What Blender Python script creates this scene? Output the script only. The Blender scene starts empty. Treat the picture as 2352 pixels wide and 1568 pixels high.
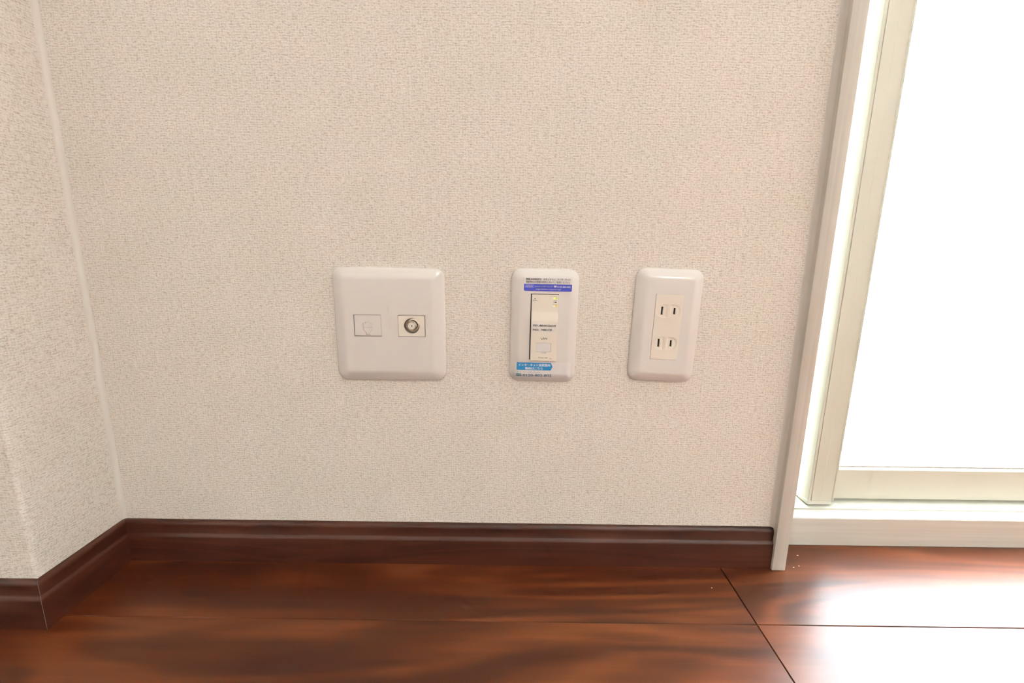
import bpy, bmesh, math, random
from mathutils import Vector, Matrix

random.seed(4)
scene = bpy.context.scene
C = scene.collection
PI = math.pi

# ------------------------------------------------------------------ camera
F_PX = 1049.52
CAM = Vector((-0.03265, -0.47655, 0.36205))
YAW, PITCH, ROLL = 0.00132, -0.20202, 0.01216
fw = Vector((-math.sin(YAW) * math.cos(PITCH), math.cos(YAW) * math.cos(PITCH), math.sin(PITCH)))
rt = Vector((math.cos(YAW), math.sin(YAW), 0))
up = rt.cross(fw)
c_, s_ = math.cos(ROLL), math.sin(ROLL)
rt, up = c_ * rt + s_ * up, -s_ * rt + c_ * up
cam_data = bpy.data.cameras.new('camera')
cam_data.sensor_width = 36.0
cam_data.lens = 36.0 * F_PX / 2352
cam_data.clip_start = 0.01
cam = bpy.data.objects.new('camera', cam_data)
C.objects.link(cam)
cam.matrix_world = Matrix(((rt.x, up.x, -fw.x, CAM.x), (rt.y, up.y, -fw.y, CAM.y),
                           (rt.z, up.z, -fw.z, CAM.z), (0, 0, 0, 1)))
scene.camera = cam

# ------------------------------------------------------------------ world and exposure
world = bpy.data.worlds.new('overcast_sky')
scene.world = world
world.use_nodes = True
bg = world.node_tree.nodes['Background']
bg.inputs['Color'].default_value = (0.78, 0.90, 1.0, 1)
bg.inputs['Strength'].default_value = 46.0
scene.view_settings.view_transform = 'Standard'
scene.view_settings.look = 'None'
scene.view_settings.gamma = 1
scene.view_settings.use_curve_mapping = False
scene.view_settings.exposure = 0.58
LAMP_POWER = 90.0

# ------------------------------------------------------------------ dimensions (m)
XC = -0.4803        # inner corner
XCAS = 0.2705       # left face of window casing
WCAS = 0.0155
TCAS = 0.0105
D = 0.0989          # jog depth
HB = 0.0497         # baseboard height
YS = 0.0375         # sill front face
XL, XR, YB, ZC = -1.30, 2.40, -3.0, 2.40
WIN_R, WIN_T = 1.98, 1.95
JOINT_Y, JOINT_X = -0.0891, 0.2126


# ------------------------------------------------------------------ materials
def new_mat(name):
    m = bpy.data.materials.new(name)
    m.use_nodes = True
    nt = m.node_tree
    return m, nt, nt.nodes['Principled BSDF']


def plain(name, col, rough=0.5, metal=0.0, spec=0.5, emit=None, estr=0.0):
    m, nt, b = new_mat(name)
    b.inputs['Base Color'].default_value = (*col, 1)
    b.inputs['Roughness'].default_value = rough
    b.inputs['Metallic'].default_value = metal
    b.inputs['Specular IOR Level'].default_value = spec
    if emit:
        b.inputs['Emission Color'].default_value = (*emit, 1)
        b.inputs['Emission Strength'].default_value = estr
    return m


def node(nt, typ, **kw):
    n = nt.nodes.new(typ)
    for k, v in kw.items():
        if k in n.inputs:
            n.inputs[k].default_value = v
        else:
            setattr(n, k, v)
    return n


def ramp(nt, src, stops):
    r = nt.nodes.new('ShaderNodeValToRGB')
    e = r.color_ramp.elements
    while len(e) < len(stops):
        e.new(0.5)
    for el, (p, c) in zip(e, stops):
        el.position = p
        el.color = (*c, 1) if len(c) == 3 else c
    nt.links.new(src, r.inputs['Fac'])
    return r.outputs['Color']


def math_node(nt, op, a, b=None):
    n = nt.nodes.new('ShaderNodeMath')
    n.operation = op
    for i, v in enumerate((a, b)):
        if v is None:
            continue
        if isinstance(v, (int, float)):
            n.inputs[i].default_value = v
        else:
            nt.links.new(v, n.inputs[i])
    return n.outputs[0]


def noise(nt, vec, scale, loc=(0, 0, 0), detail=2.0, rough=0.5, dist=0.0):
    mp = nt.nodes.new('ShaderNodeMapping')
    mp.inputs['Scale'].default_value = scale
    mp.inputs['Location'].default_value = loc
    nt.links.new(vec, mp.inputs['Vector'])
    n = node(nt, 'ShaderNodeTexNoise', Scale=1.0, Detail=detail, Roughness=rough, Distortion=dist)
    nt.links.new(mp.outputs[0], n.inputs['Vector'])
    return n.outputs['Fac']


def wallpaper():
    m, nt, b = new_mat('woven_wallpaper')
    tc = nt.nodes.new('ShaderNodeTexCoord')
    v = tc.outputs['Object']
    sep = nt.nodes.new('ShaderNodeSeparateXYZ')
    nt.links.new(v, sep.inputs[0])
    u = math_node(nt, 'ADD', sep.outputs['X'], sep.outputs['Y'])
    wob = noise(nt, v, (150, 150, 260), (3, 7, 5), detail=1.0)
    wob2 = noise(nt, v, (260, 260, 150), (11, 2, 9), detail=1.0)
    rows = math_node(nt, 'SINE', math_node(nt, 'ADD', math_node(nt, 'MULTIPLY', sep.outputs['Z'], 2 * PI / 0.0023), math_node(nt, 'MULTIPLY', wob, 9.0)))
    cols = math_node(nt, 'SINE', math_node(nt, 'ADD', math_node(nt, 'MULTIPLY', u, 2 * PI / 0.0027), math_node(nt, 'MULTIPLY', wob2, 11.0)))
    grain = noise(nt, v, (520, 520, 700), detail=1.5, rough=0.6)
    dash = noise(nt, v, (190, 190, 800), (5, 1, 3), detail=1.0)
    big = noise(nt, v, (16, 16, 16), detail=3.0)
    h = math_node(nt, 'ADD', math_node(nt, 'MULTIPLY', grain, 0.55), math_node(nt, 'MULTIPLY', dash, 0.45))
    h = math_node(nt, 'ADD', h, math_node(nt, 'MULTIPLY', rows, 0.048))
    h = math_node(nt, 'ADD', h, math_node(nt, 'MULTIPLY', cols, 0.030))
    col = ramp(nt, h, [(0.31, (0.53, 0.45, 0.375)), (0.46, (0.70, 0.64, 0.575)), (0.60, (0.80, 0.745, 0.685))])
    mixn = nt.nodes.new('ShaderNodeMix')
    mixn.data_type = 'RGBA'
    mixn.blend_type = 'MULTIPLY'
    mixn.inputs['Factor'].default_value = 1.0
    nt.links.new(col, mixn.inputs['A'])
    nt.links.new(ramp(nt, big, [(0.35, (0.965, 0.965, 0.945)), (0.65, (1.0, 0.985, 0.985))]), mixn.inputs['B'])
    nt.links.new(mixn.outputs['Result'], b.inputs['Base Color'])
    b.inputs['Roughness'].default_value = 0.75
    b.inputs['Specular IOR Level'].default_value = 0.25
    bp = node(nt, 'ShaderNodeBump', Strength=0.7, Distance=0.0007)
    nt.links.new(h, bp.inputs['Height'])
    nt.links.new(bp.outputs[0], b.inputs['Normal'])
    return m


def wood(name, dark, mid, light, rough, sx=2.2, sy=16.0, swap=False, contrast=1.0, coat=0.0, spec=0.5):
    m, nt, b = new_mat(name)
    tc = nt.nodes.new('ShaderNodeTexCoord')
    oi = nt.nodes.new('ShaderNodeObjectInfo')
    off = nt.nodes.new('ShaderNodeVectorMath')
    off.operation = 'ADD'
    cmb = nt.nodes.new('ShaderNodeCombineXYZ')
    for i in range(3):
        nt.links.new(math_node(nt, 'MULTIPLY', oi.outputs['Random'], 7.3 + 3.1 * i), cmb.inputs[i])
    nt.links.new(tc.outputs['Object'], off.inputs[0])
    nt.links.new(cmb.outputs[0], off.inputs[1])
    v = off.outputs[0]

    def sc(a, c):
        return (a, c, c)
    n1 = noise(nt, v, sc(sx, sy), detail=2.0, rough=0.45, dist=0.9)
    rings = math_node(nt, 'MULTIPLY_ADD', math_node(nt, 'SINE', math_node(nt, 'MULTIPLY', n1, 34.0)), 0.5)
    rings.node.inputs[2].default_value = 0.5
    broad = noise(nt, v, sc(sx * 1.3, sy * 1.6), (5, 3, 8), detail=3.0, rough=0.55, dist=0.5)
    streak = noise(nt, v, sc(sx * 3.0, sy * 9), (1, 9, 4), detail=3.0, rough=0.6)
    t = math_node(nt, 'ADD', math_node(nt, 'MULTIPLY', broad, 0.56), math_node(nt, 'MULTIPLY', rings, 0.20))
    t = math_node(nt, 'ADD', t, math_node(nt, 'MULTIPLY', streak, 0.27))
    col = ramp(nt, t, [(0.50 - 0.25 * contrast, dark), (0.5, mid), (0.50 + 0.25 * contrast, light)])
    nt.links.new(col, b.inputs['Base Color'])
    b.inputs['Roughness'].default_value = rough
    b.inputs['Specular IOR Level'].default_value = spec
    if coat:
        b.inputs['Coat Weight'].default_value = coat
        b.inputs['Coat Roughness'].default_value = 0.12
    bp = node(nt, 'ShaderNodeBump', Strength=0.06, Distance=0.0004)
    nt.links.new(streak, bp.inputs['Height'])
    nt.links.new(bp.outputs[0], b.inputs['Normal'])
    return m


M = {}
M['wallpaper'] = wallpaper()
M['floor'] = wood('walnut_floor', (0.028, 0.0076, 0.0030), (0.054, 0.0136, 0.0042), (0.092, 0.0240, 0.0074), 0.276, sx=1.9, sy=11.0, contrast=0.66, spec=0.18)
M['base'] = wood('walnut_baseboard', (0.014, 0.0050, 0.0030), (0.034, 0.0102, 0.0052), (0.055, 0.0165, 0.0078), 0.285, sx=2.5, sy=24, contrast=1.2, spec=0.3)
M['casing'] = wood('pale_casing', (0.555, 0.52, 0.455), (0.605, 0.57, 0.505), (0.655, 0.615, 0.55), 0.45, sx=1.2, sy=60)
M['slab'] = plain('subfloor', (0.012, 0.006, 0.004), 0.8)
M['ceiling'] = plain('ceiling_paper', (0.80, 0.76, 0.71), 0.8)
M['wallplain'] = plain('room_wallpaper', (0.74, 0.66, 0.58), 0.8)
M['caulk'] = plain('caulk', (0.68, 0.625, 0.565), 0.6)
M['plate'] = plain('white_plastic', (0.72, 0.67, 0.63), 0.15)
M['insert'] = plain('ivory_plastic', (0.75, 0.675, 0.585), 0.42)
M['port'] = plain('port_plastic', (0.70, 0.67, 0.645), 0.5)
M['sash'] = plain('cream_aluminium', (0.60, 0.575, 0.485), 0.35)
M['cap'] = plain('cream_cap', (0.68, 0.66, 0.58), 0.45)
M['gasket'] = plain('gasket', (0.35, 0.29, 0.24), 0.6)
M['dark'] = plain('dark_fill', (0.02, 0.014, 0.01), 0.7)  # near-black colour for shade inside openings; also the unlit indicator
M['metal'] = plain('nickel', (0.72, 0.64, 0.55), 0.18, 1.0)
M['bore'] = plain('bore_metal', (0.36, 0.29, 0.22), 0.35, 0.6)
M['screw'] = plain('screw_steel', (0.80, 0.80, 0.78), 0.3, 0.6)
M['ink'] = plain('black_ink', (0.022, 0.019, 0.018), 0.6)
M['ink_soft'] = plain('grey_ink', (0.17, 0.15, 0.14), 0.6)
M['blue'] = plain('blue_print', (0.028, 0.036, 0.33), 0.4)
M['cyan'] = plain('cyan_print', (0.012, 0.19, 0.43), 0.4)
M['teal'] = plain('teal_print', (0.035, 0.22, 0.30), 0.4)
M['number'] = plain('slate_blue_print', (0.06, 0.16, 0.25), 0.4)
M['white_ink'] = plain('white_print', (0.80, 0.79, 0.80), 0.5)
M['sticker'] = plain('sticker_paper', (0.72, 0.67, 0.655), 0.5)
M['film'] = plain('sticker_film', (0.70, 0.645, 0.60), 0.35)
M['led_green'] = plain('led_green', (0.05, 0.05, 0.02), 0.5, emit=(0.33, 0.5, 0.04), estr=1.0)
M['led_green_hot'] = plain('led_green_hot', (0.05, 0.05, 0.02), 0.5, emit=(0.67, 0.67, 0.2), estr=1.0)
M['led_orange'] = plain('led_orange', (0.05, 0.05, 0.02), 0.5, emit=(0.58, 0.34, 0.03), estr=1.0)
M['led_orange_hot'] = plain('led_orange_hot', (0.05, 0.05, 0.02), 0.5, emit=(0.67, 0.66, 0.5), estr=1.0)
M['concrete'] = plain('balcony_concrete', (0.55, 0.54, 0.52), 0.8)
M['lamp_body'] = plain('lamp_body', (0.8, 0.8, 0.78), 0.5)
M['crumb'] = plain('crumb', (0.80, 0.70, 0.55), 0.7)


def frosted():
    m, nt, b = new_mat('frosted_glass')
    out = nt.nodes['Material Output']
    tr = node(nt, 'ShaderNodeBsdfTranslucent')
    tr.inputs['Color'].default_value = (0.93, 0.94, 0.94, 1)
    gl = node(nt, 'ShaderNodeBsdfGlossy')
    gl.inputs['Roughness'].default_value = 0.35
    mx = node(nt, 'ShaderNodeMixShader')
    mx.inputs[0].default_value = 0.05
    nt.links.new(tr.outputs[0], mx.inputs[1])
    nt.links.new(gl.outputs[0], mx.inputs[2])
    nt.links.new(mx.outputs[0], out.inputs['Surface'])
    nt.nodes.remove(b)
    return m


def clear():
    m, nt, b = new_mat('clear_glass')
    out = nt.nodes['Material Output']
    tr = node(nt, 'ShaderNodeBsdfTransparent')
    tr.inputs['Color'].default_value = (0.97, 0.98, 0.975, 1)
    nt.links.new(tr.outputs[0], out.inputs['Surface'])
    nt.nodes.remove(b)
    return m


M['frosted'] = frosted()
M['clear'] = clear()


# ------------------------------------------------------------------ mesh helpers
def tag(o, label=None, cat=None, group=None, kind=None):
    for k, v in (('label', label), ('category', cat), ('group', group), ('kind', kind)):
        if v:
            o[k] = v
    return o


def link(name, me, mat, parent=None, loc=None):
    o = bpy.data.objects.new(name, me)
    C.objects.link(o)
    if mat is not None:
        for mm in (mat if isinstance(mat, (list, tuple)) else [mat]):
            me.materials.append(mm)
    if parent:
        o.parent = parent
    if loc:
        o.location = loc
    return o


def finish(bm, name, mat, parent=None, loc=None, smooth=None):
    bmesh.ops.remove_doubles(bm, verts=bm.verts, dist=1e-7)
    bmesh.ops.recalc_face_normals(bm, faces=bm.faces)
    me = bpy.data.meshes.new(name)
    bm.to_mesh(me)
    bm.free()
    if smooth:
        for p in me.polygons:
            p.use_smooth = True
        me.set_sharp_from_angle(angle=math.radians(smooth))
    return link(name, me, mat, parent, loc)


def bm_box(bm, x0, x1, y0, y1, z0, z1):
    vs = [bm.verts.new(p) for p in ((x0, y0, z0), (x1, y0, z0), (x1, y1, z0), (x0, y1, z0),
                                    (x0, y0, z1), (x1, y0, z1), (x1, y1, z1), (x0, y1, z1))]
    for f in ((0, 3, 2, 1), (4, 5, 6, 7), (0, 1, 5, 4), (1, 2, 6, 5), (2, 3, 7, 6), (3, 0, 4, 7)):
        bm.faces.new([vs[i] for i in f])


def box(name, x0, x1, y0, y1, z0, z1, mat, parent=None, bevel=0.0, seg=2, loc=None):
    bm = bmesh.new()
    bm_box(bm, x0, x1, y0, y1, z0, z1)
    if bevel:
        bmesh.ops.bevel(bm, geom=bm.edges[:], offset=bevel, segments=seg, profile=0.5, affect='EDGES')
    return finish(bm, name, mat, parent, loc, smooth=40 if bevel else None)


def prism(name, pts, z0, z1, mat, parent=None, axis='Z', smooth=None, loc=None):
    """extrude a closed 2D outline; axis Z: pts are (x, y); axis X: pts are (y, z); axis Y: pts are (x, z)"""
    bm = bmesh.new()

    def mk(p, t):
        return {'Z': (p[0], p[1], t), 'X': (t, p[0], p[1]), 'Y': (p[0], t, p[1])}[axis]
    a = [bm.verts.new(mk(p, z0)) for p in pts]
    b = [bm.verts.new(mk(p, z1)) for p in pts]
    n = len(pts)
    for i in range(n):
        j = (i + 1) % n
        bm.faces.new((a[i], a[j], b[j], b[i]))
    bm.faces.new(a)
    bm.faces.new(b)
    return finish(bm, name, mat, parent, loc, smooth)


def rrect(w, h, r, n=8, cx=0.0, cz=0.0):
    r = max(min(r, w / 2 - 1e-6, h / 2 - 1e-6), 1e-5)
    out = []
    for sx, sz, a0 in ((1, 1, 0), (-1, 1, 90), (-1, -1, 180), (1, -1, 270)):
        for i in range(n + 1):
            a = math.radians(a0 + 90 * i / n)
            out.append((cx + sx * (w / 2 - r) + r * math.cos(a), cz + sz * (h / 2 - r) + r * math.sin(a)))
    return out


def circle(cx, cz, r, n=40):
    return [(cx + r * math.cos(2 * PI * i / n), cz + r * math.sin(2 * PI * i / n)) for i in range(n)]


def rect_loop(x0, x1, z0, z1):
    return [(x0, z0), (x1, z0), (x1, z1), (x0, z1)]


def loop_verts(bm, pts, y):
    return [bm.verts.new((p[0], y, p[1])) for p in pts]


def bridge(bm, a, b):
    n = len(a)
    for i in range(n):
        j = (i + 1) % n
        bm.faces.new((a[i], a[j], b[j], b[i]))


def loop_edges(bm, vs):
    out = []
    for i in range(len(vs)):
        p = (vs[i], vs[(i + 1) % len(vs)])
        out.append(bm.edges.get(p) or bm.edges.new(p))
    return out


def fill(bm, loops):
    ed = []
    for l in loops:
        ed += loop_edges(bm, l)
    bmesh.ops.triangle_fill(bm, use_beauty=True, use_dissolve=False, edges=ed, normal=(0, -1, 0))


def panel(name, outer, holes, y_front, y_back, mat, parent, hole_back=None, bevel=0.0003, loc=None):
    """flat panel in the XZ plane with real holes; front edge slightly eased"""
    bm = bmesh.new()
    cx = sum(p[0] for p in outer) / len(outer)
    cz = sum(p[1] for p in outer) / len(outer)

    def inset(pts, d):
        return [(x - d * (1 if x > cx else -1), z - d * (1 if z > cz else -1)) for x, z in pts]
    f = loop_verts(bm, inset(outer, bevel), y_front)
    e = loop_verts(bm, outer, y_front + bevel)
    k = loop_verts(bm, outer, y_back)
    hs = [loop_verts(bm, h, y_front) for h in holes]
    fill(bm, [f] + hs)
    bridge(bm, f, e)
    bridge(bm, e, k)
    for h, pts in zip(hs, holes):
        bridge(bm, h, loop_verts(bm, pts, y_back if hole_back is None else hole_back))
    return finish(bm, name, mat, parent, loc, smooth=30)


def lathe(name, prof, mat, parent, cx=0.0, cz=0.0, n=40, smooth=35):
    """prof: (radius, y); axis along Y through (cx, cz)"""
    bm = bmesh.new()
    rings = []
    for r, y in prof:
        if r < 1e-7:
            rings.append([bm.verts.new((cx, y, cz))])
        else:
            rings.append(loop_verts(bm, circle(cx, cz, r, n), y))
    for a, b in zip(rings, rings[1:]):
        if len(a) == 1 and len(b) == 1:
            continue
        if len(a) == 1:
            for i in range(n):
                bm.faces.new((a[0], b[i], b[(i + 1) % n]))
        elif len(b) == 1:
            for i in range(n):
                bm.faces.new((b[0], a[(i + 1) % n], a[i]))
        else:
            bridge(bm, a, b)
    return finish(bm, name, mat, parent, smooth=smooth)


def flat(name, pts, y, mat, parent, thick=0.00006):
    return prism(name, pts, y, y + thick, mat, parent, axis='Y')


def lettering(text, x0, x1, z0, z1, y, mat, parent, bold=0.0, name='lettering', shear=0.0, strike=0.0):
    """printed text fitted into a rectangle of the XZ plane (mm), facing -Y"""
    cu = bpy.data.curves.new(name, 'FONT')
    cu.body = text
    cu.size = 1.0
    cu.offset = bold
    cu.shear = shear
    cu.resolution_u = 3
    tmp = bpy.data.objects.new('tmp_text', cu)
    C.objects.link(tmp)
    dg = bpy.context.evaluated_depsgraph_get()
    me = bpy.data.meshes.new_from_object(tmp.evaluated_get(dg))
    bpy.data.objects.remove(tmp)
    bpy.data.curves.remove(cu)
    me.name = name
    me.materials.clear()
    xs = [v.co.x for v in me.vertices]
    ys = [v.co.y for v in me.vertices]
    ax, bx, ay, by = min(xs), max(xs), min(ys), max(ys)
    for v in me.vertices:
        u = (v.co.x - ax) / (bx - ax)
        w = (v.co.y - ay) / (by - ay)
        v.co = ((x0 + u * (x1 - x0)) / 1000, y, (z0 + w * (z1 - z0)) / 1000)
    if strike:      # heavier print: the same glyphs again, shifted a hair sideways
        bm = bmesh.new()
        bm.from_mesh(me)
        geo = bmesh.ops.duplicate(bm, geom=bm.verts[:] + bm.edges[:] + bm.faces[:])
        for g in geo['geom']:
            if isinstance(g, bmesh.types.BMVert):
                g.co.x += strike / 1000
                g.co.y -= 0.00002
        bm.to_mesh(me)
        bm.free()
    return link(name, me, mat, parent)


def empty(name, loc, roty=0.0):
    o = bpy.data.objects.new(name, None)
    C.objects.link(o)
    o.empty_display_size = 0.05
    o.location = loc
    o.rotation_euler = (0, roty, 0)
    return o


# ================================================================== THE SETTING
# ---- floor: dark slab with boards laid on it
floor = box('floor', XL, XR, YB, 0.14, -0.06, -0.012, M['slab'])
tag(floor, 'dark glossy walnut board floor below the papered wall', kind='structure')
BW, BL, GAP, CH = 0.303, 1.818, 0.0004, 0.0009


def plank(x0, x1, y0, y1):
    lx, ly = x1 - x0 - GAP, y1 - y0 - GAP
    hx, hy = lx / 2, ly / 2
    bm = bmesh.new()
    a = [bm.verts.new((sx * hx, sy * hy, -0.012)) for sx, sy in ((-1, -1), (1, -1), (1, 1), (-1, 1))]
    b = [bm.verts.new((sx * hx, sy * hy, -CH)) for sx, sy in ((-1, -1), (1, -1), (1, 1), (-1, 1))]
    t = [bm.verts.new((sx * (hx - CH * 0.7), sy * (hy - CH * 0.7), 0)) for sx, sy in ((-1, -1), (1, -1), (1, 1), (-1, 1))]
    bridge(bm, a, b)
    bridge(bm, b, t)
    bm.faces.new(t)
    bm.faces.new(a)
    return finish(bm, 'plank', M['floor'], floor, ((x0 + x1) / 2, (y0 + y1) / 2, 0))


row_edges = [YS, JOINT_Y]
while row_edges[-1] > YB + 0.02:
    row_edges.append(max(row_edges[-1] - BW, YB))
for r in range(len(row_edges) - 1):
    y1, y0 = row_edges[r], row_edges[r + 1]
    shift = JOINT_X if r < 2 else JOINT_X + BL * (0.5 if r % 2 == 0 else 0.0)
    xs = sorted({XL, XR} | {shift + k * BL for k in range(-3, 4) if XL + 0.02 < shift + k * BL < XR - 0.02})
    for xa, xb in zip(xs, xs[1:]):
        plank(xa, xb, y0, y1)

# ---- walls
wall = bmesh.new()
bm_box(wall, XC - 0.05, XCAS + 0.004, 0, 0.14, -0.012, ZC)
bm_box(wall, XCAS + 0.004, WIN_R, 0, 0.14, WIN_T, ZC)
bm_box(wall, WIN_R, XR, 0, 0.14, -0.012, ZC)
wall_back = finish(wall, 'wall_back', M['wallpaper'])
tag(wall_back, 'cream woven-texture wallpaper wall with the outlet plates', kind='structure')

r = 0.0035
arc = [(XC - r + r * math.cos(a), -D + r - r * math.sin(a)) for a in [i * PI / 16 for i in range(9)]]
pts = [(XC, 0.0)] + arc + [(XL - 0.1, -D), (XL - 0.1, 0.0)]
wall_left = prism('wall_left', pts, -0.012, ZC, M['wallpaper'], axis='Z', smooth=50)
tag(wall_left, 'papered wall projection with a rounded outer corner', kind='structure')


def cove(name, x, y, sx, sy, w, z0, z1, mat, parent):
    pts = [(x, y), (x + sx * w, y)]
    for i in range(1, 6):
        a = i / 6 * PI / 2
        pts.append((x + sx * w * (1 - math.sin(a)), y + sy * w * (1 - math.cos(a))))
    pts.append((x, y + sy * w))
    return prism(name, pts, z0, z1, mat, parent, axis='Z', smooth=60)


cove('corner_caulk', XC, 0.0, 1, -1, 0.0042, HB, ZC, M['caulk'], wall_back)
cove('casing_caulk', XCAS, 0.0, -1, -1, 0.0045, HB, 2.0, M['caulk'], wall_back)

w = box('wall_side', XL - 0.1, XL, YB, -D, -0.012, ZC, M['wallplain'])
tag(w, 'plain papered side wall of the room', kind='structure')
w = box('wall_right', XR, XR + 0.1, YB, 0.14, -0.012, ZC, M['wallplain'])
tag(w, 'plain papered wall beyond the window', kind='structure')
w = box('wall_rear', XL - 0.1, XR + 0.1, YB - 0.1, YB, -0.012, ZC, M['wallplain'])
tag(w, 'plain papered wall behind the viewer', kind='structure')
w = box('ceiling', XL - 0.1, XR + 0.1, YB - 0.1, 0.14, ZC, ZC + 0.1, M['ceiling'])
tag(w, 'white papered ceiling', kind='structure')

# ---- baseboards: one profile swept along each wall with mitred ends
PROF = [(0.0, 0.0), (0.0074, 0.0), (0.0074, 0.0300), (0.0070, 0.0322), (0.0056, 0.0338), (0.0050, 0.0352),
        (0.0050, 0.0440), (0.0047, 0.0462), (0.0038, 0.0482), (0.0022, 0.0494), (0.0, HB)]


def baseboard(name, p0, p1, out, e0, e1):
    """p0,p1: plan points on the wall face; out: plan normal; e0/e1: end shift per unit of thickness"""
    p0, p1, out = Vector(p0), Vector(p1), Vector(out)
    d = (p1 - p0).normalized()
    L = (p1 - p0).length
    bm = bmesh.new()
    # local frame: X along the board, Y outwards, Z up
    a = [bm.verts.new((e0 * t, t, z)) for t, z in PROF]
    b = [bm.verts.new((L + e1 * t, t, z)) for t, z in PROF]
    bridge(bm, a, b)
    bm.faces.new(a)
    bm.faces.new(b)
    o = finish(bm, name, M['base'], smooth=40)
    o.matrix_world = Matrix(((d.x, out.x, 0, p0.x), (d.y, out.y, 0, p0.y), (0, 0, 1, 0), (0, 0, 0, 1)))
    return o


bb = baseboard('baseboard_back', (XCAS, 0), (XC, 0), (0, -1), 0, -1)
tag(bb, 'dark walnut grooved baseboard under the outlets', kind='structure')
bb2 = baseboard('baseboard_left', (XC, 0), (XC, -D), (1, 0), 1, 1)
tag(bb2, 'short dark walnut baseboard on the side of the wall projection', kind='structure')
bb3 = baseboard('baseboard_front', (XC, -D), (XL, -D), (0, -1), -1, 0)
tag(bb3, 'dark walnut baseboard on the front of the wall projection', kind='structure')
# pale filler line in the outer mitre
bm = bmesh.new()
n0 = Vector((1, -1)).normalized()
tn = Vector((1, 1)).normalized()
for (t0, z0), (t1, z1) in zip(PROF[1:], PROF[2:-1]):
    q = []
    for t, z, s in ((t0, z0, -1), (t0, z0, 1), (t1, z1, 1), (t1, z1, -1)):
        p = Vector((XC, -D)) + Vector((1, -1)) * t + n0 * 0.00008 + tn * (0.00022 * s)
        q.append(bm.verts.new((p.x, p.y, z)))
    bm.faces.new(q)
M['filler'] = plain('mitre_filler', (0.085, 0.052, 0.042), 0.5)
finish(bm, 'mitre_filler', M['filler'], bb2).matrix_parent_inverse = bb2.matrix_world.inverted()

# ---- window casing (pale wood) and sill
def lettered_trim(o, text):
    return tag(o, text, kind='structure')


def casing_board(name, x0, x1, y0, y1, z0, z1, vertical):
    if vertical:   # local X runs along the grain
        bm = bmesh.new()
        bm_box(bm, z0, z1, y0, y1, -(x1 - x0) / 2, (x1 - x0) / 2)
        bmesh.ops.bevel(bm, geom=bm.edges[:], offset=0.0008, segments=2, profile=0.5, affect='EDGES')
        o = finish(bm, name, M['casing'], smooth=40)
        o.matrix_world = Matrix(((0, 0, -1, (x0 + x1) / 2), (0, 1, 0, 0), (1, 0, 0, 0), (0, 0, 0, 1)))
        return o
    return box(name, x0, x1, y0, y1, z0, z1, M['casing'], bevel=0.0008)


lettered_trim(casing_board('trim_1', XCAS, XCAS + WCAS, -TCAS, 0.058, 0, WIN_T + 0.03, True),
              'pale wood-grain casing standing on the floor beside the outlets')
lettered_trim(casing_board('trim_2', WIN_R - 0.016, WIN_R, -TCAS, 0.058, 0, WIN_T + 0.03, True),
              'pale wood-grain casing at the far side of the window')
lettered_trim(casing_board('trim_3', XCAS + WCAS, WIN_R - 0.016, -TCAS, 0.058, WIN_T, WIN_T + 0.03, False),
              'pale wood-grain head casing over the window')
ZS = 0.0388
sill = prism('trim_4', [(YS, 0.0), (YS, ZS - 0.0025), (YS + 0.0006, ZS - 0.0012), (YS + 0.0042, ZS), (0.0545, ZS), (0.0545, 0.0)],
             XCAS + WCAS, WIN_R - 0.016, M['casing'], axis='X', smooth=20)
lettered_trim(sill, 'pale wood-grain window sill board on the floor')

# ---- balcony slab outside, seen only through the open gap
b = box('balcony_floor', XL, XR, 0.16, 1.5, -0.16, -0.06, M['concrete'])
tag(b, 'grey concrete balcony slab outside the window', kind='structure')

# ---- sliding window: aluminium frame and two sashes
win = empty('window_1', (XCAS + WCAS, 0.06, 0.0))
tag(win, 'cream aluminium sliding window with frosted glass, standing slightly open', kind='structure')


def wpart(o):
    o.parent = win
    o.matrix_parent_inverse = Matrix.Translation(-Vector(win.location))
    return o


ZT = 0.0408
XI, XO = XCAS + WCAS, WIN_R - 0.016
track = wpart(prism('bottom_track', [(0.0545, 0.0), (0.0545, ZT), (0.0875, ZT), (0.0875, ZT + 0.003), (0.0895, ZT + 0.003), (0.0895, ZT),
                                     (0.1205, ZT - 0.006), (0.1205, ZT - 0.002), (0.1225, ZT - 0.002), (0.1225, ZT - 0.006), (0.16, ZT - 0.012), (0.16, 0.0)],
                    XI, XO, M['sash'], axis='X'))
wpart(prism('frame_jamb', [(XI - 0.016, 0.0585), (0.3315, 0.0585), (0.3315, 0.077), (0.3420, 0.077), (0.3420, 0.150), (XI - 0.016, 0.150)],  # unseen part, widened and stepped to cut sky light in the gap
            ZT - 0.012, WIN_T, M['sash'], axis='Z'))
wpart(box('frame_jamb', XO - 0.006, XO + 0.016, 0.0585, 0.155, ZT - 0.012, WIN_T, M['sash'], bevel=0.0006))
wpart(box('frame_head', XI, XO, 0.0585, 0.155, WIN_T - 0.03, WIN_T, M['sash'], bevel=0.0006))

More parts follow.
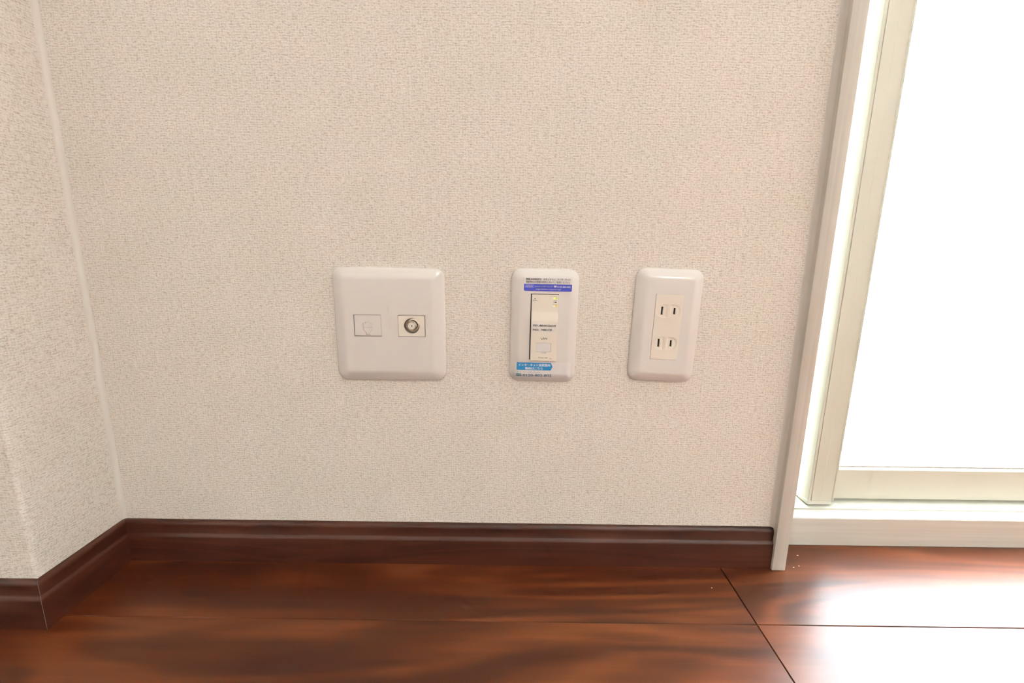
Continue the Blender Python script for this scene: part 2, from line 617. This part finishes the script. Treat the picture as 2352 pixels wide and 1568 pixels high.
# left sash (seen): profiled stile, bottom rail, bead, gasket, pane, end cap
SX, SY, SR = 0.3500, 0.0600, 0.3845
stile_prof = [(SX, SY + 0.0006), (SX + 0.0006, SY), (SX + 0.0028, SY), (SX + 0.0030, SY + 0.0012), (SX + 0.0042, SY + 0.0012),
              (SX + 0.0044, SY + 0.0002), (SX + 0.0165, SY + 0.0002), (SX + 0.0170, SY + 0.0006), (SX + 0.0288, SY + 0.0006),
              (SX + 0.0294, SY + 0.0014), (SX + 0.0312, SY + 0.0014), (SX + 0.0318, SY + 0.0004), (SR - 0.0012, SY + 0.0004), (SR, SY + 0.002),
              (SR, SY + 0.032), (SX, SY + 0.032)]
ZB = 0.0433
wpart(prism('stile', stile_prof, ZB + 0.0042, WIN_T - 0.035, M['sash'], axis='Z', smooth=25))
cap = [(SX - 0.0008, SY + 0.0005), (SX + 0.0012, SY - 0.0009), (SX + 0.0050, SY - 0.0010), (SX + 0.0054, SY - 0.0005), (SX + 0.0165, SY - 0.0003),
       (SX + 0.0290, SY - 0.0005), (SX + 0.0296, SY - 0.0002), (SX + 0.0302, SY + 0.0022), (SX + 0.0302, SY + 0.0325), (SX - 0.0008, SY + 0.0325)]
wpart(prism('end_cap', cap, ZB, ZB + 0.0046, M['cap'], axis='Z', smooth=35))
RZ0, RZ1 = 0.0448, 0.0868
wpart(prism('bottom_rail', [(0.0722, RZ0), (0.0718, RZ0 + 0.0008), (0.0718, RZ1 - 0.0016), (0.0724, RZ1 - 0.0006), (0.0765, RZ1 + 0.0006),
                            (0.092, RZ1 + 0.0006), (0.092, RZ0)], SR - 0.004, 1.18, M['sash'], axis='X', smooth=25))
wpart(box('glass_gasket', SR - 0.002, 1.18, 0.0765, 0.0780, RZ1 + 0.0006, RZ1 + 0.0022, M['gasket']))
wpart(box('top_rail', SR - 0.002, 1.18, 0.0718, 0.092, WIN_T - 0.085, WIN_T - 0.035, M['sash'], bevel=0.0005))
wpart(box('stile', 1.18, 1.215, 0.060, 0.092, ZB + 0.002, WIN_T - 0.035, M['sash'], bevel=0.0005))


def pane(x0, x1, y, z0, z1):
    bm = bmesh.new()
    bm_box(bm, x0, x1, y, y + 0.004, z0, z1)
    o = finish(bm, 'glass_pane', [M['frosted'], M['clear']])
    for p in o.data.polygons:
        p.material_index = 0 if p.center.y < y + 1e-5 else 1
    return wpart(o)


pane(SR - 0.003, 1.185, 0.0780, RZ1 - 0.003, WIN_T - 0.08)
# right sash on the outer track
wpart(box('stile', 1.185, 1.22, 0.100, 0.13, ZB, WIN_T - 0.035, M['sash'], bevel=0.0005))
wpart(box('stile', XO - 0.035, XO - 0.004, 0.100, 0.13, ZB, WIN_T - 0.035, M['sash'], bevel=0.0005))
wpart(box('bottom_rail', 1.22, XO - 0.035, 0.106, 0.13, ZB, RZ1, M['sash'], bevel=0.0005))
wpart(box('top_rail', 1.22, XO - 0.035, 0.106, 0.13, WIN_T - 0.085, WIN_T - 0.035, M['sash'], bevel=0.0005))
pane(1.215, XO - 0.033, 0.114, RZ1 - 0.003, WIN_T - 0.08)

# screw in the track beside the sash corner
bm = bmesh.new()
R = 0.0040
cx, cy, cz = 0.3905, 0.0622, ZT
ring0 = [bm.verts.new((cx + R * math.cos(a), cy + R * math.sin(a), cz - 0.0005)) for a in [i * PI / 12 for i in range(24)]]
ring1 = [bm.verts.new((cx + R * 0.82 * math.cos(a), cy + R * 0.82 * math.sin(a), cz + 0.0006)) for a in [i * PI / 12 for i in range(24)]]
ring2 = [bm.verts.new((cx + R * 0.30 * math.cos(a), cy + R * 0.30 * math.sin(a), cz + 0.0007)) for a in [i * PI / 12 for i in range(24)]]
ring3 = [bm.verts.new((cx + R * (0.24 if i % 6 == 0 else 0.08) * math.cos(i * PI / 12), cy + R * (0.24 if i % 6 == 0 else 0.08) * math.sin(i * PI / 12), cz - 0.0012)) for i in range(24)]
bridge(bm, ring0, ring1)
bridge(bm, ring1, ring2)
bridge(bm, ring2, ring3)
bm.faces.new(ring3)
wpart(finish(bm, 'screw_head', M['screw'], smooth=40))

# ================================================================== WALL PLATES
PLATE_Y = -0.0080


# slope of the shoulder (degrees) against the share of its width, integrated to the moulded height
keys = [(0.0, 76), (0.03, 55), (0.07, 42), (0.12, 34), (0.35, 29), (0.62, 25), (0.78, 18), (0.90, 8), (1.0, 0)]
ts = [i / 24 for i in range(25)]
ts = sorted(set(ts + [0.015, 0.03, 0.06]))
hs_, acc = [0.0], 0.0

def slope(t):
    for (t0, a0), (t1, a1) in zip(keys, keys[1:]):
        if t <= t1:
            return math.tan(math.radians(a0 + (a1 - a0) * (t - t0) / (t1 - t0)))
    return 0.0
for t0, t1 in zip(ts, ts[1:]):
    acc += slope((t0 + t1) / 2) * (t1 - t0)
    hs_.append(acc)
SHOULDER = [(0.0, 0.0), (0.0, -0.0014)] + [(t, -0.0014 + (PLATE_Y + 0.0014) * hh / acc) for t, hh in zip(ts, hs_)][1:]


def shoulder_y(x, z, w, h, bx, bz):
    """front surface of a cover plate at a local point"""
    a = 1 - min(max((w / 2 - abs(x)) / bx, 0.0), 1.0)
    b = 1 - min(max((h / 2 - abs(z)) / bz, 0.0), 1.0)
    t = max(1 - (a ** 4 + b ** 4) ** 0.25, 0.0)
    for (t0, y0), (t1, y1) in zip(SHOULDER[1:], SHOULDER[2:]):
        if t <= t1:
            return y0 + (y1 - y0) * (t - t0) / (t1 - t0)
    return PLATE_Y


def drape(o, off, thick=0.0, step=0.0015):
    """lay a flat print or sticker onto the network plate's moulded surface"""
    me = o.data
    bm = bmesh.new()
    bm.from_mesh(me)
    xs = [v.co.x for v in bm.verts]
    zs = [v.co.z for v in bm.verts]
    for lo, hi, ax in ((min(xs), max(xs), 0), (min(zs), max(zs), 2)):
        n = int((hi - lo) / step)
        for i in range(1, n + 1):
            co, no = [0, 0, 0], [0, 0, 0]
            co[ax], no[ax] = lo + i * step, 1
            if abs(co[ax]) < (0.0235 if ax == 0 else 0.048):
                continue
            bmesh.ops.bisect_plane(bm, geom=bm.verts[:] + bm.edges[:] + bm.faces[:], plane_co=co, plane_no=no)
    y0 = min(v.co.y for v in bm.verts)
    for v in bm.verts:
        v.co.y = shoulder_y(v.co.x, v.co.z, 0.070, 0.120, 0.0105, 0.0105) - off + (v.co.y - y0)
    bm.to_mesh(me)
    bm.free()
    return o


def cover_plate(w, h, holes, parent, R=0.0105, bx=0.0145, bz=0.0125):
    """moulded plate: thin upright rim, wide convex shoulder, flat centre with openings"""
    bm = bmesh.new()
    prof = SHOULDER
    rings = []
    for k, (t, y) in enumerate(prof):
        ix, iz = t * bx, t * bz
        rr = max(R - 0.72 * min(ix, iz), 0.0012)
        rings.append(loop_verts(bm, rrect(w - 2 * ix, h - 2 * iz, rr), y))
    for a, b in zip(rings, rings[1:]):
        bridge(bm, a, b)
    hs = [loop_verts(bm, hp, PLATE_Y) for hp in holes]
    fill(bm, [rings[-1]] + hs)
    for hv, hp in zip(hs, holes):
        bridge(bm, hv, loop_verts(bm, hp, -0.0005))
    return finish(bm, 'cover_plate', M['plate'], parent, smooth=32)


mm = lambda *v: [(a / 1000, b / 1000) for a, b in v]

# ---------------------------------------------------------------- telephone and aerial plate
P1 = empty('communication_outlet', (-0.1616, 0, 0.2808), -0.0009)
tag(P1, 'wide white wall plate with a telephone jack and a round aerial socket', 'wall outlet')
JX0, JX1, JZ0, JZ1 = -36.45, -7.75, -11.05, 11.75
KX0, KX1, KZ0, KZ1 = 9.6, 38.05, -11.05, 11.75
cover_plate(0.116, 0.120, [rect_loop(JX0 / 1e3, JX1 / 1e3, JZ0 / 1e3, JZ1 / 1e3), rect_loop(KX0 / 1e3, KX1 / 1e3, KZ0 / 1e3, KZ1 / 1e3)], P1)
box('gap_shade_sheet', -0.046, 0.046, -0.0004, 0.0, -0.02, 0.02, M['dark'], P1)  # thin dark sheet paints the shade behind both openings
rj = mm((-24.3, 4.2), (-24.3, 3.0), (-27.0, 3.0), (-27.0, -4.4), (-25.5, -4.4), (-25.5, -6.35), (-24.4, -6.35), (-24.4, -9.0),
        (-19.8, -9.0), (-19.8, -6.35), (-18.6, -6.35), (-18.6, -4.4), (-17.2, -4.4), (-17.2, 3.0), (-19.9, 3.0), (-19.9, 4.2))
jack = panel('telephone_jack', rect_loop((JX0 + 0.75) / 1e3, (JX1 - 0.12) / 1e3, (JZ0 + 0.55) / 1e3, (JZ1 - 0.25) / 1e3), [rj], PLATE_Y - 0.0001, -0.0009, M['plate'], P1)
fl = mm((-24.13, 4.03), (-24.13, 2.83), (-26.83, 2.83), (-26.83, -1.72), (-17.37, -1.72), (-17.37, 2.83), (-20.07, 2.83), (-20.07, 4.03))
prism('shutter_flap', fl, PLATE_Y + 0.00045, PLATE_Y + 0.003, M['plate'], jack, axis='Y')
fl = mm((-26.94, -1.90), (-26.94, -4.34), (-25.44, -4.34), (-25.44, -6.29), (-24.34, -6.29), (-24.34, -7.2),
        (-19.86, -7.2), (-19.86, -6.29), (-18.66, -6.29), (-18.66, -4.34), (-17.26, -4.34), (-17.26, -1.90))
prism('shutter_flap', fl, PLATE_Y + 0.00045, PLATE_Y + 0.003, M['plate'], jack, axis='Y')
box('release_tab', -0.0240, -0.0200, PLATE_Y - 0.0004, PLATE_Y + 0.003, -0.0086, -0.0073, M['insert'], jack, bevel=0.0002)

coax = panel('aerial_socket', rect_loop((KX0 + 0.12) / 1e3, (KX1 - 0.75) / 1e3, (KZ0 + 0.25) / 1e3, (KZ1 - 0.5) / 1e3),
             [circle(0.0239, 0.0005, 0.0081)], PLATE_Y - 0.0001, -0.0009, M['insert'], P1, hole_back=PLATE_Y + 0.0006)
cxx, czz = 0.0239, 0.0005
lathe('socket_bore', [(0.0081, PLATE_Y + 0.0005), (0.0080, -0.0007), (0.0, -0.0007)], M['bore'], coax, cxx, czz)
thr = [(0.0066, -0.0008), (0.0066, -0.0016), (0.0052, -0.0018)]
y = -0.0018
for i in range(6):
    thr += [(0.0052, y - 0.00025), (0.0048, y - 0.0006), (0.0052, y - 0.00085)]
    y -= 0.0009
thr += [(0.0050, -0.0084), (0.0046, -0.0088), (0.0041, -0.0088), (0.0039, -0.0083)]
lathe('threaded_barrel', thr, M['metal'], coax, cxx, czz)
lathe('insulator', [(0.0039, -0.0080), (0.0038, -0.0084), (0.0007, -0.0086), (0.0007, -0.006)], M['insert'], coax, cxx, czz)
lathe('pin_shade_disc', [(0.0007, -0.0081), (0.0, -0.0081)], M['dark'], coax, cxx, czz, n=16)  # dark disc across the hole, its colour stands in for shade

# ---------------------------------------------------------------- network plate
P2 = empty('network_outlet', (0, 0, 0.2815), 0.0091)
tag(P2, 'narrow white wall plate with a wireless LAN module and blue stickers', 'wall outlet')
cover_plate(0.070, 0.120, [rect_loop(-0.01475, 0.01390, -0.0350, 0.0348)], P2, bx=0.0105, bz=0.0105)
box('gap_shade_sheet', -0.024, 0.024, -0.0004, 0.0, -0.045, 0.045, M['dark'], P2)  # dark sheet behind the module, painted shade for the gap around it
YU, YP = PLATE_Y - 0.0003, PLATE_Y - 0.0030
mz = lambda z: z / 1000
prof = [(YU + 0.0004, mz(34.1)), (YU, mz(33.7)), (YU, mz(18))]
for i in range(1, 9):
    t = i / 8
    s = t * t * (3 - 2 * t)
    prof.append((YU + (YP + 0.0003 - YU) * s, mz(18 - 11.5 * t)))
prof += [(YP + 0.0018, mz(6.2)), (YP + 0.0018, mz(-35.1)), (-0.0009, mz(-35.1)), (-0.0009, mz(34.1))]
mod = prism('access_point_module', prof, -0.0137, 0.0138, M['insert'], P2, axis='X', smooth=30)
port = mm((-7.9, -16.2), (-7.9, -25.6), (-2.4, -25.6), (-2.4, -27.4), (2.3, -27.4), (2.3, -25.6), (7.5, -25.6), (7.5, -16.2),
          (2.1, -16.2), (2.1, -15.4), (-2.4, -15.4), (-2.4, -16.2))
panel('port_panel', rect_loop(-0.0137, 0.0138, -0.0351, 0.0064), [port], YP, YP + 0.0006, M['insert'], mod, hole_back=YP + 0.002)
pf = mm((-7.75, -16.35), (-7.75, -25.45), (7.35, -25.45), (7.35, -16.35), (1.95, -16.35), (1.95, -15.55), (-2.25, -15.55), (-2.25, -16.35))
prism('port_shutter', pf, YP + 0.0004, YP + 0.0020, M['port'], mod, axis='Y')
# module print
e = 0.00008
idl = flat('password_sticker', rrect(0.0266, 0.0095, 0.0004, 3, -0.0004, 0.00015), YP - 0.00006, M['film'], mod)
lettering('SSID: 880395536318', -12.0, 11.55, 1.30, 3.30, YP - 2 * e, M['ink'], mod, strike=0.16)
lettering('PASS:  74865728', -11.95, 7.6, -3.1, -1.12, YP - 2 * e, M['ink'], mod, strike=0.22)
lettering('LAN', -3.35, 3.35, -12.35, -10.1, YP - e, M['ink_soft'], mod, bold=0.035)
lettering('Power SW', -5.05, 4.75, -32.55, -31.2, YP - e, M['ink_soft'], mod, bold=0.025)
lettering('ON ▸', 6.0, 9.25, -33.1, -32.25, YP - e, M['ink_soft'], mod, bold=0.02)
lettering('Reset', -12.6, -8.5, 27.6, 28.6, YU - e, M['ink_soft'], mod, bold=0.015)
lettering('Wired', 8.15, 12.3, 31.7, 32.6, YU - e, M['ink_soft'], mod, bold=0.015)
lettering('Wi-Fi', 8.5, 11.75, 27.6, 28.55, YU - e, M['ink_soft'], mod, bold=0.015)
lettering('Power', 7.95, 12.2, 23.55, 24.5, YU - e, M['ink_soft'], mod, bold=0.015)
flat('reset_shade_disc', circle(-0.01045, 0.0296, 0.00055, 20), YU - e, M['dark'], mod)  # no real hole: flat dark disc painted as the shade in one


def led(z0, z1, x0, x1, hot, cool):
    xm = x0 + (x1 - x0) * 0.55
    bm = bmesh.new()
    bm_box(bm, x0 / 1e3, xm / 1e3, YU - 0.00025, YU + 0.0004, z0 / 1e3, z1 / 1e3)
    bm_box(bm, xm / 1e3, x1 / 1e3, YU - 0.00025, YU + 0.0004, z0 / 1e3, z1 / 1e3)
    o = finish(bm, 'indicator_light', [hot, cool], mod)
    for p in o.data.polygons:
        p.material_index = 0 if p.center.x < xm / 1e3 - 1e-6 else 1
    return o


led(29.6, 31.3, 8.3, 12.3, M['led_green_hot'], M['led_green'])
led(25.9, 26.95, 8.5, 11.8, M['gasket'], M['dark'])
led(21.7, 23.4, 8.1, 12.4, M['led_orange_hot'], M['led_orange'])

# upper sticker
YK = PLATE_Y - 0.00006
st = flat('notice_sticker', rrect(0.0491, 0.0148, 0.0012, 5, 0.00247, 0.0449), YK, M['sticker'], P2)
band = [(-0.02205, 0.0447), (-0.02205, 0.0387)] + [(-0.02085 - 0.0012 * math.cos(a), 0.0387 - 0.0012 * math.sin(a)) for a in [i * PI / 12 for i in range(1, 7)]]
band += [(0.02575 + 0.0012 * math.sin(a), 0.0387 - 0.0012 * math.cos(a)) for a in [i * PI / 12 for i in range(0, 7)]] + [(0.02695, 0.0447)]
flat('blue_band', band, YK - 0.00004, M['blue'], st)
yt = YK - 0.00012
lettering('無線LAN接続設定、セキュリティ、インターネット', -20.3, 25.1, 48.55, 50.75, yt, M['ink'], st, strike=0.13)
lettering('接続等はお客様の責任においてご利用ください。', -20.25, 24.5, 45.75, 47.85, yt, M['ink'], st, strike=0.13)
lettering('iのぞみネットサポートセンター', -11.4, 7.9, 41.55, 43.05, yt, M['white_ink'], st)
# handset pictogram
bm = bmesh.new()
for x0, x1, z0, z1 in ((8.6, 11.2, 42.75, 43.35), (8.6, 9.25, 42.45, 42.75), (10.55, 11.2, 42.45, 42.75), (9.3, 10.5, 42.3, 42.75), (8.8, 11.0, 41.6, 42.3)):
    bm_box(bm, x0 / 1e3, x1 / 1e3, yt, yt + 0.00003, z0 / 1e3, z1 / 1e3)
finish(bm, 'telephone_symbol', M['white_ink'], st)
lettering('0120-882-802', 11.8, 25.55, 41.35, 42.95, yt, M['white_ink'], st, bold=0.015)
lettering('http://www.i-nozomi.net/', -9.85, 16.0, 38.3, 40.3, yt, M['white_ink'], st, bold=0.004, shear=0.18)
# two-line logo made of small marks
bm = bmesh.new()
for i in range(8):
    x = -20.5 + i * 1.06
    for a, b, c, d in ((0, 0.30, 42.85, 43.85), (0.30, 0.70, 43.65, 43.85) if i % 2 else (0.30, 0.70, 42.85, 43.05)):
        bm_box(bm, (x + a) / 1e3, (x + b) / 1e3, yt, yt + 0.00003, c / 1e3, d / 1e3)
for i in range(7):
    x = -20.5 + i * 1.18
    bm_box(bm, x / 1e3, (x + 0.85) / 1e3, yt, yt + 0.00003, 41.25 / 1e3, 41.6 / 1e3)
    bm_box(bm, (x + 0.1) / 1e3, (x + 0.75) / 1e3, yt, yt + 0.00003, (41.75) / 1e3, (42.2 + 0.1 * (i % 2)) / 1e3)
finish(bm, 'logo_marks', M['white_ink'], st)

# lower sticker (its square code is left blank)
st2 = flat('guide_sticker', rrect(0.0592, 0.0176, 0.0010, 4, 0.0, -0.0463), YK, M['sticker'], P2)
arrow = mm((-27.6, -37.95), (8.1, -37.95), (8.5, -38.15), (10.15, -41.8), (10.15, -42.5), (8.5, -46.0), (8.1, -46.2), (-27.6, -46.2))
flat('arrow_banner', arrow, YK - 0.00004, M['cyan'], st2)
lettering('インターネット接続案内', -26.0, 7.6, -42.0, -39.1, yt, M['white_ink'], st2, strike=0.25)
lettering('動画はこちら', -18.7, -0.2, -45.65, -42.85, yt, M['white_ink'], st2, strike=0.25)
lettering('インターネットお問い合わせ先', -27.3, -2.9, -49.05, -47.6, yt, M['ink_soft'], st2)
bm = bmesh.new()
vo = loop_verts(bm, rrect(0.0053, 0.0031, 0.0003, 3, -0.02525, -0.0516), yt)
h1 = loop_verts(bm, circle(-0.02645, -0.0516, 0.00095, 16), yt)
h2 = loop_verts(bm, circle(-0.02400, -0.0516, 0.00095, 16), yt)
fill(bm, [vo, h1, h2])
for cx0 in (-0.02645, -0.02400):
    bm.faces.new(loop_verts(bm, circle(cx0, -0.0516, 0.0005, 12), yt))
finish(bm, 'freedial_symbol', M['teal'], st2)
lettering('0120-882-802', -20.9, 9.6, -53.45, -50.35, yt, M['number'], st2, bold=0.022)

for sticker in (st, st2):
    drape(sticker, 0.00012)
    for ch in sticker.children:
        drape(ch, 0.00018 if ch.name.split('.')[0] in ('blue_band', 'arrow_banner') else 0.00025)

# ---------------------------------------------------------------- power socket plate
P3 = empty('power_outlet', (0.1274, 0, 0.2833), 0.0299)
tag(P3, 'narrow white wall plate with two pairs of blade slots beside the window casing', 'wall outlet')
cover_plate(0.070, 0.120, [rect_loop(-0.0144, 0.0141, -0.0347, 0.0342)], P3, bx=0.0125, bz=0.0115)
box('gap_shade_sheet', -0.024, 0.024, -0.0004, 0.0, -0.045, 0.045, M['dark'], P3)  # dark sheet as painted shade behind the socket insert
X0, X1, Z0, Z1 = -14.1, 14.05, -34.5, 34.1
slots = [(-7.85, -5.75, 12.65, 21.1), (5.0, 7.1, 13.6, 20.4), (-7.85, -5.75, -21.2, -12.75), (5.0, 7.1, -20.4, -13.55)]


def grid_line(a, b, step, extra):
    n = int((b - a) / step)
    vals = [a + (b - a) * i / n for i in range(n + 1)]
    vals = [v for v in vals if all(abs(v - k) > step * 0.45 for k in extra)]
    return sorted(vals + list(extra))


sx_ = sorted({v for s in slots for v in s[:2]})
sz_ = sorted({v for s in slots for v in s[2:]})
gx = grid_line(X0, X1, 0.42, sx_)
gz = grid_line(Z0, Z1, 0.42, sz_)


def sstep(a, b, v):
    t = min(max((v - a) / (b - a), 0), 1)
    return t * t * (3 - 2 * t)


def dish(x, z):
    d = 0.0
    for cz in (16.6, -17.1):
        for s in (-1, 1):
            # half-round finger: straight edge towards the middle, round on the outside
            u = s * x
            ex = max((u - 5.2) / 7.2, (5.2 - u) / 3.4, 0) if u > 0 else 9
            rr = math.hypot((u - 5.2) / 7.2 if u > 5.2 else 0.0, (z - cz) / 7.0)
            inner = sstep(1.1, 2.6, u)
            d = max(d, inner * (1 - sstep(0.78, 1.02, rr)))
    return d * 0.0004


bm = bmesh.new()
vg = [[bm.verts.new((x / 1e3, PLATE_Y - 0.0002 + dish(x, z), z / 1e3)) for x in gx] for z in gz]
hole_edges = []
for j in range(len(gz) - 1):
    for i in range(len(gx) - 1):
        mx, mz_ = (gx[i] + gx[i + 1]) / 2, (gz[j] + gz[j + 1]) / 2
        if any(a < mx < b and c < mz_ < d for a, b, c, d in slots):
            continue
        bm.faces.new((vg[j][i], vg[j][i + 1], vg[j + 1][i + 1], vg[j + 1][i]))
bd = [ed for ed in bm.edges if ed.is_boundary]
ex = bmesh.ops.extrude_edge_only(bm, edges=bd)
for v in [g for g in ex['geom'] if isinstance(g, bmesh.types.BMVert)]:
    v.co.y = -0.0012
sock = finish(bm, 'socket_insert', M['insert'], P3, smooth=40)
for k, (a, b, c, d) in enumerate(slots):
    box('slot_shade_block', (a - 0.4) / 1e3, (b + 0.4) / 1e3, PLATE_Y + 0.0022, PLATE_Y + 0.004, (c - 0.4) / 1e3, (d + 0.4) / 1e3, M['dark'], sock)  # dark block set close behind each opening as painted slot shade

# ================================================================== CEILING LAMP (lights the room from above)
lamp = empty('ceiling_lamp', (1.39, -2.75, ZC))
tag(lamp, 'round white flush ceiling lamp on the ceiling', 'lamp')


def dome(name, prof, mat):
    bm = bmesh.new()
    n = 32
    rings = [[bm.verts.new((r * math.cos(2 * PI * i / n), r * math.sin(2 * PI * i / n), z)) for i in range(n)] if r > 1e-6 else [bm.verts.new((0, 0, z))] for r, z in prof]
    for a, b in zip(rings, rings[1:]):
        if len(b) == 1:
            for i in range(n):
                bm.faces.new((a[i], a[(i + 1) % n], b[0]))
        else:
            bridge(bm, a, b)
    return finish(bm, name, mat, lamp, smooth=40)


M['diffuser'] = plain('lamp_diffuser', (0.8, 0.8, 0.8), 0.5, emit=(0.95, 0.93, 0.90), estr=LAMP_POWER)
dome('lamp_base', [(0.15, 0.0), (0.15, -0.02), (0.13, -0.025)], M['lamp_body'])
dome('diffuser', [(0.13, -0.022)] + [(0.13 * math.cos(a), -0.022 - 0.05 * math.sin(a)) for a in [i * PI / 16 for i in range(1, 8)]] + [(0, -0.072)], M['diffuser'])

# ================================================================== CRUMBS ON THE FLOOR
for k, (x, y, s) in enumerate(((0.3167, 0.0162, 0.0011), (0.3068, -0.0026, 0.0008), (0.2992, -0.0050, 0.0008), (0.1888, -0.0398, 0.0007))):
    bm = bmesh.new()
    bmesh.ops.create_icosphere(bm, subdivisions=1, radius=s)
    for v in bm.verts:
        v.co = Vector((v.co.x * random.uniform(0.7, 1.3), v.co.y * random.uniform(0.5, 0.9), v.co.z * 0.6 + s * 0.5))
    o = finish(bm, 'crumb', M['crumb'], None, (x, y, 0.0))
    if k == 0:
        tag(o, 'largest pale crumb on the floor by the sill board', 'crumb', 'crumbs on the floor')
    elif k < 3:
        tag(o, 'tiny pale crumb on the floor right beside the foot of the window casing', 'crumb', 'crumbs on the floor')
    else:
        tag(o, 'tiny pale crumb on the floor in front of the baseboard', 'crumb', 'crumbs on the floor')
